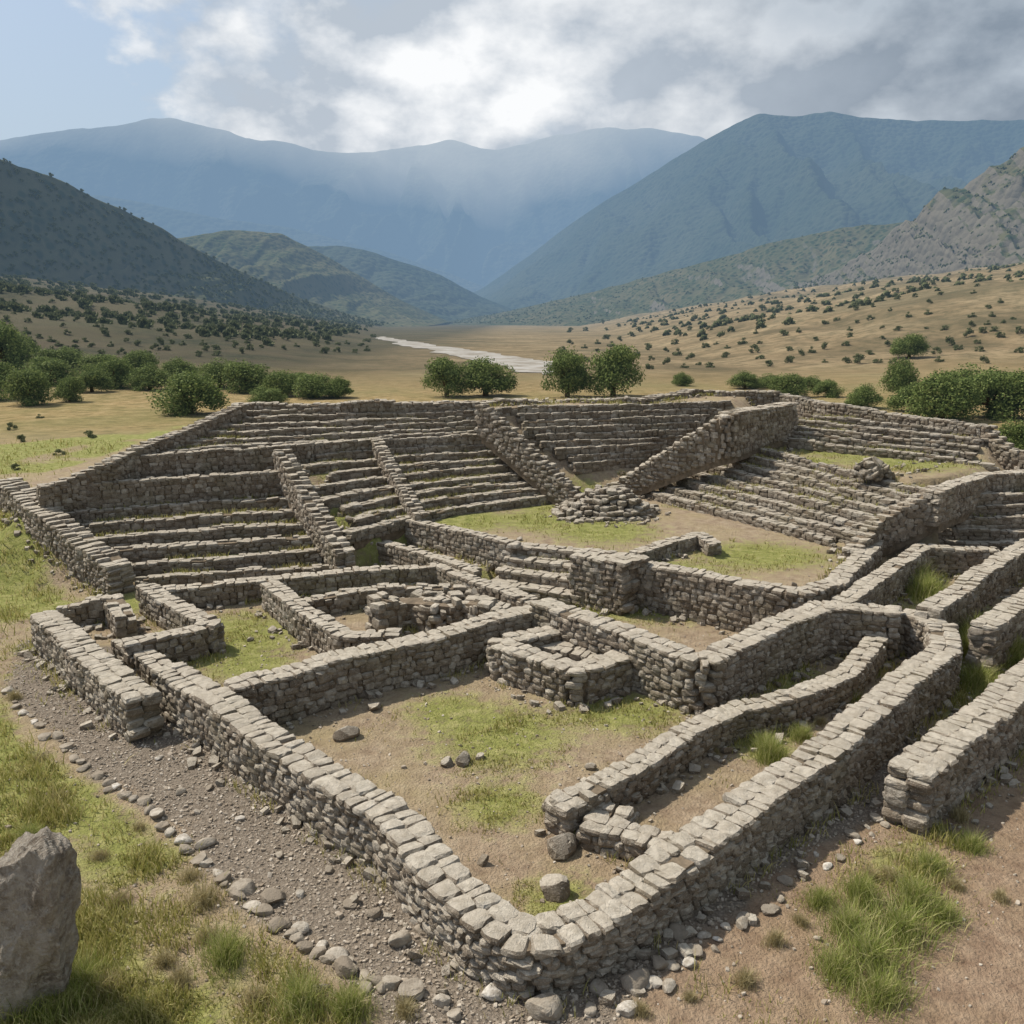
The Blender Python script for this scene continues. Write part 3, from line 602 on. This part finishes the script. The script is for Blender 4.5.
def m_hill(name,c1,c2,c3,vs,haze,hz=False,bd=4.,rock=None,ns=.01,tb=.68):
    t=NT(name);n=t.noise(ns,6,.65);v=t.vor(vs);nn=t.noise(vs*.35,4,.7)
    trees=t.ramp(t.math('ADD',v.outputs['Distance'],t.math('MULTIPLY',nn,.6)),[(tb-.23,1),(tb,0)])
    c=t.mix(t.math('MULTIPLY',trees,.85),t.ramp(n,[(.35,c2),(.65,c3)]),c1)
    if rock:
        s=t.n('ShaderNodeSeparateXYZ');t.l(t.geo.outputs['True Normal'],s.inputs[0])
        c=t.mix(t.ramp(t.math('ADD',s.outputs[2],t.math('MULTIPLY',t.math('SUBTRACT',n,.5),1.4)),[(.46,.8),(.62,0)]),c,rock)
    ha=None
    if hz:  # cloud mist painted on the high peaks, masked by height and noise
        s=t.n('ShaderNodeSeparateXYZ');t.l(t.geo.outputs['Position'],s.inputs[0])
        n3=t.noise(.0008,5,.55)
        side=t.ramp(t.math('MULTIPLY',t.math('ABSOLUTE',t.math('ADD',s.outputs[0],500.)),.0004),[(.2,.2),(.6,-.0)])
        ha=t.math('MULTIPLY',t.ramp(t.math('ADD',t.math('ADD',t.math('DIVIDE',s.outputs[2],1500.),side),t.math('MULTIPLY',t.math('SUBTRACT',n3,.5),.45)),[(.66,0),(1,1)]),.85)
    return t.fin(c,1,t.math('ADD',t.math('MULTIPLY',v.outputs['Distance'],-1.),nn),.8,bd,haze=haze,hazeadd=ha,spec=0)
dk=(.018,.032,.014)
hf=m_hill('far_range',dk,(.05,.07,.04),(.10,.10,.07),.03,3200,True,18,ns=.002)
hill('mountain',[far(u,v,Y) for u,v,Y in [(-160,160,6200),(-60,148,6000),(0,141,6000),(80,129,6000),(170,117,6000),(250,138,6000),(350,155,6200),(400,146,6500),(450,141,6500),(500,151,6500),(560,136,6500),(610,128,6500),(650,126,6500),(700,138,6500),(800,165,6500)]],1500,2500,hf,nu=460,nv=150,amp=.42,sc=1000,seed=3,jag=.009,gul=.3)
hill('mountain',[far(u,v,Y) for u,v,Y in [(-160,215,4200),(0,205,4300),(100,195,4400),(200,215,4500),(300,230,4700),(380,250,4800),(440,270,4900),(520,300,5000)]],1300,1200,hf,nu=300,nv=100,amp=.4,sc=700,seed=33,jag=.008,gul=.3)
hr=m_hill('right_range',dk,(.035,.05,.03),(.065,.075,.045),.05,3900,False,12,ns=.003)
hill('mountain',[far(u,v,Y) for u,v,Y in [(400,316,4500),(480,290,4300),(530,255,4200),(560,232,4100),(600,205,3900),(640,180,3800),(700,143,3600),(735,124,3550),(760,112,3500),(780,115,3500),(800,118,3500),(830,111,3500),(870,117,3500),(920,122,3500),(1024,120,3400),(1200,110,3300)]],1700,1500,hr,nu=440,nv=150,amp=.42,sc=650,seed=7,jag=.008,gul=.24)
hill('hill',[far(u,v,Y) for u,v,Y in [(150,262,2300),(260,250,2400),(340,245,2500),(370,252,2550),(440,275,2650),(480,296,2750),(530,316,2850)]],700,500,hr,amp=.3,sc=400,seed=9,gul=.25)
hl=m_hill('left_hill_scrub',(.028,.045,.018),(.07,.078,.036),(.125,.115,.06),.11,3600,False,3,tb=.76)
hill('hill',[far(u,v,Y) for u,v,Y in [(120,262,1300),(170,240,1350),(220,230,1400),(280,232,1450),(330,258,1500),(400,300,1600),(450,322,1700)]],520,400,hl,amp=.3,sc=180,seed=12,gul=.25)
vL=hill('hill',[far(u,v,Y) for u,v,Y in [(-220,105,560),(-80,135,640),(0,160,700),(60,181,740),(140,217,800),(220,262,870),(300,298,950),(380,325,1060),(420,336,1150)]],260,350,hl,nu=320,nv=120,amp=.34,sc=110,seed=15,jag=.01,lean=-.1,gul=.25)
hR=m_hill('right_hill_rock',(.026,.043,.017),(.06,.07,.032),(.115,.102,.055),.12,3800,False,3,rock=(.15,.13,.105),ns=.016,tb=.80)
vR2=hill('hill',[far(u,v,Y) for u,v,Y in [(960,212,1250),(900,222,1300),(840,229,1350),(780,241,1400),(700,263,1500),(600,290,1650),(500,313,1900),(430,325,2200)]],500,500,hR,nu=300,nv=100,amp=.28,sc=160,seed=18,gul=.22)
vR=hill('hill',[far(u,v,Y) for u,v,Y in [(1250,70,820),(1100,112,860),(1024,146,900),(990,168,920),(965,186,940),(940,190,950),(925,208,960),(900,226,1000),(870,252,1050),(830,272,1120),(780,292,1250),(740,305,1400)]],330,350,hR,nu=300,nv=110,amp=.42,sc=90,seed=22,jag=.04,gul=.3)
# far scrub as one mass
allv=np.concatenate([vL[rng.integers(0,len(vL),5000)],vR[rng.integers(0,len(vR),2600)],vR2[rng.integers(0,len(vR2),2000)]])
n_=2600;yy=rng.uniform(200,1000,n_);xx=rng.choice([-1,1],n_,p=[.75,.25])*rng.uniform(.12,.62,n_)*yy
kk=(xx<0)|(yy>260);xx=xx[kk];yy=yy[kk]
allv=np.concatenate([allv,np.stack([xx,yy,G(xx,yy)],-1)]);allv=allv[allv[:,2]>2.]
V0,F0,_=leaves(2.,1.7,6,60,.36,501,zb=0.)
sc_=rng.uniform(1.0,2.4,len(allv))
Q=V0[None]*sc_[:,None,None]+allv[:,None,:]-np.array([0,0,.3]);FFa=(F0[None]+(np.arange(len(allv))*len(V0))[:,None,None]).reshape(-1,4)
add('scrub_woodland',mesh_np('scrub_woodland',Q.reshape(-1,3),FFa,[LEAF2]),kind='stuff')
# ------------------------------------------------------------------ light, sky
d=Vector((.54,-.26,-.79)).normalized()
sl=bpy.data.lights.new('sun','SUN');sl.energy=4.8;sl.angle=math.radians(1.4);sl.color=(1,.94,.83)
so=bpy.data.objects.new('sun',sl);COL.objects.link(so);so.rotation_euler=d.to_track_quat('-Z','Y').to_euler()
w=bpy.data.worlds.new("World");S.world=w;w.use_nodes=True;nt=w.node_tree;nt.nodes.clear()
N_=nt.nodes.new;Lk=nt.links.new
o=N_('ShaderNodeOutputWorld');bg=N_('ShaderNodeBackground');bg.inputs[1].default_value=.14;Lk(bg.outputs[0],o.inputs[0])
sk=N_('ShaderNodeTexSky');sk.sky_type='NISHITA';sk.sun_disc=False;sk.sun_elevation=math.asin(-d.z);sk.sun_rotation=math.atan2(-d.x,-d.y);sk.dust_density=2.
tc=N_('ShaderNodeTexCoord')
def wnoise(off,scale,detail,rough,sc):
    mp=N_('ShaderNodeMapping');mp.inputs['Location'].default_value=off;mp.inputs['Scale'].default_value=sc;Lk(tc.outputs['Generated'],mp.inputs[0])
    n=N_('ShaderNodeTexNoise');n.inputs['Scale'].default_value=scale;n.inputs['Detail'].default_value=detail;n.inputs['Roughness'].default_value=rough;Lk(mp.outputs[0],n.inputs[0]);return n.outputs[0]
def wm(op,a,b,cl=False):
    x=N_('ShaderNodeMath');x.operation=op;x.use_clamp=cl
    for i,v in ((0,a),(1,b)):
        if hasattr(v,'is_linked'): Lk(v,x.inputs[i])
        else: x.inputs[i].default_value=v
    return x.outputs[0]
sc=(1,1,1.6);o1=(3.1,1.7,.4)
n1=wnoise(o1,5.6,10,.54,sc);n1b=wnoise((o1[0]+.025,o1[1],o1[2]-.06),5.6,10,.54,sc);big=wnoise((7.7,2.2,1.),1.6,2,.5,sc)
sep=N_('ShaderNodeSeparateXYZ');Lk(tc.outputs['Generated'],sep.inputs[0])
bias=wm('MULTIPLY',wm('MINIMUM',wm('ADD',sep.outputs[0],.30),.42),.42)
cov=wm('ADD',n1,wm('ADD',bias,wm('MULTIPLY',wm('SUBTRACT',big,.5),.15)))
def wr(f,stops):
    x=N_('ShaderNodeValToRGB');e=x.color_ramp.elements
    while len(e)<len(stops): e.new(.5)
    for i,(p,c) in enumerate(stops): e[i].position=p;e[i].color=(*c,1)
    Lk(f,x.inputs[0]);return x.outputs[0]
mask=wr(cov,[(.44,(0,0,0)),(.50,(.75,.75,.75)),(.57,(1,1,1))])
lit=wm('ADD',.46,wm('MULTIPLY',wm('SUBTRACT',n1,n1b),5.),True)
thick=wr(wm('ADD',wm('MULTIPLY',cov,.4),wm('ADD',wm('MULTIPLY',sep.outputs[0],.7),wm('MULTIPLY',wm('SUBTRACT',sep.outputs[2],.25),.8))),[(.29,(0,0,0)),(.56,(1,1,1))])
def wmix(f,a,b):
    x=N_('ShaderNodeMix');x.data_type='RGBA'
    for i,v in ((0,f),(6,a),(7,b)):
        if hasattr(v,'is_linked'): Lk(v,x.inputs[i])
        else: x.inputs[i].default_value=(*v,1)
    return x.outputs[2]
ccol=wmix(thick,wmix(lit,(3.5,3.95,4.5),(6.9,7.0,7.1)),wmix(lit,(1.75,2.15,2.65),(3.5,3.95,4.45)))
skl=wmix(wr(sep.outputs[2],[(0.1,(.85,.85,.85)),(.5,(.15,.15,.15))]),sk.outputs[0],(3.2,3.95,4.7))
Lk(wmix(mask,skl,ccol),bg.inputs[0])
# ------------------------------------------------------------------ camera
cam=bpy.data.cameras.new('camera');cam.lens=36*FL/1024;cam.clip_end=40000;cam.clip_start=.1
co=bpy.data.objects.new('camera',cam);COL.objects.link(co);co.location=(0,0,CAMH);co.rotation_euler=(math.pi/2-PT,0,0);S.camera=co
S.view_settings.view_transform='Standard';S.view_settings.look='None';S.view_settings.exposure=0
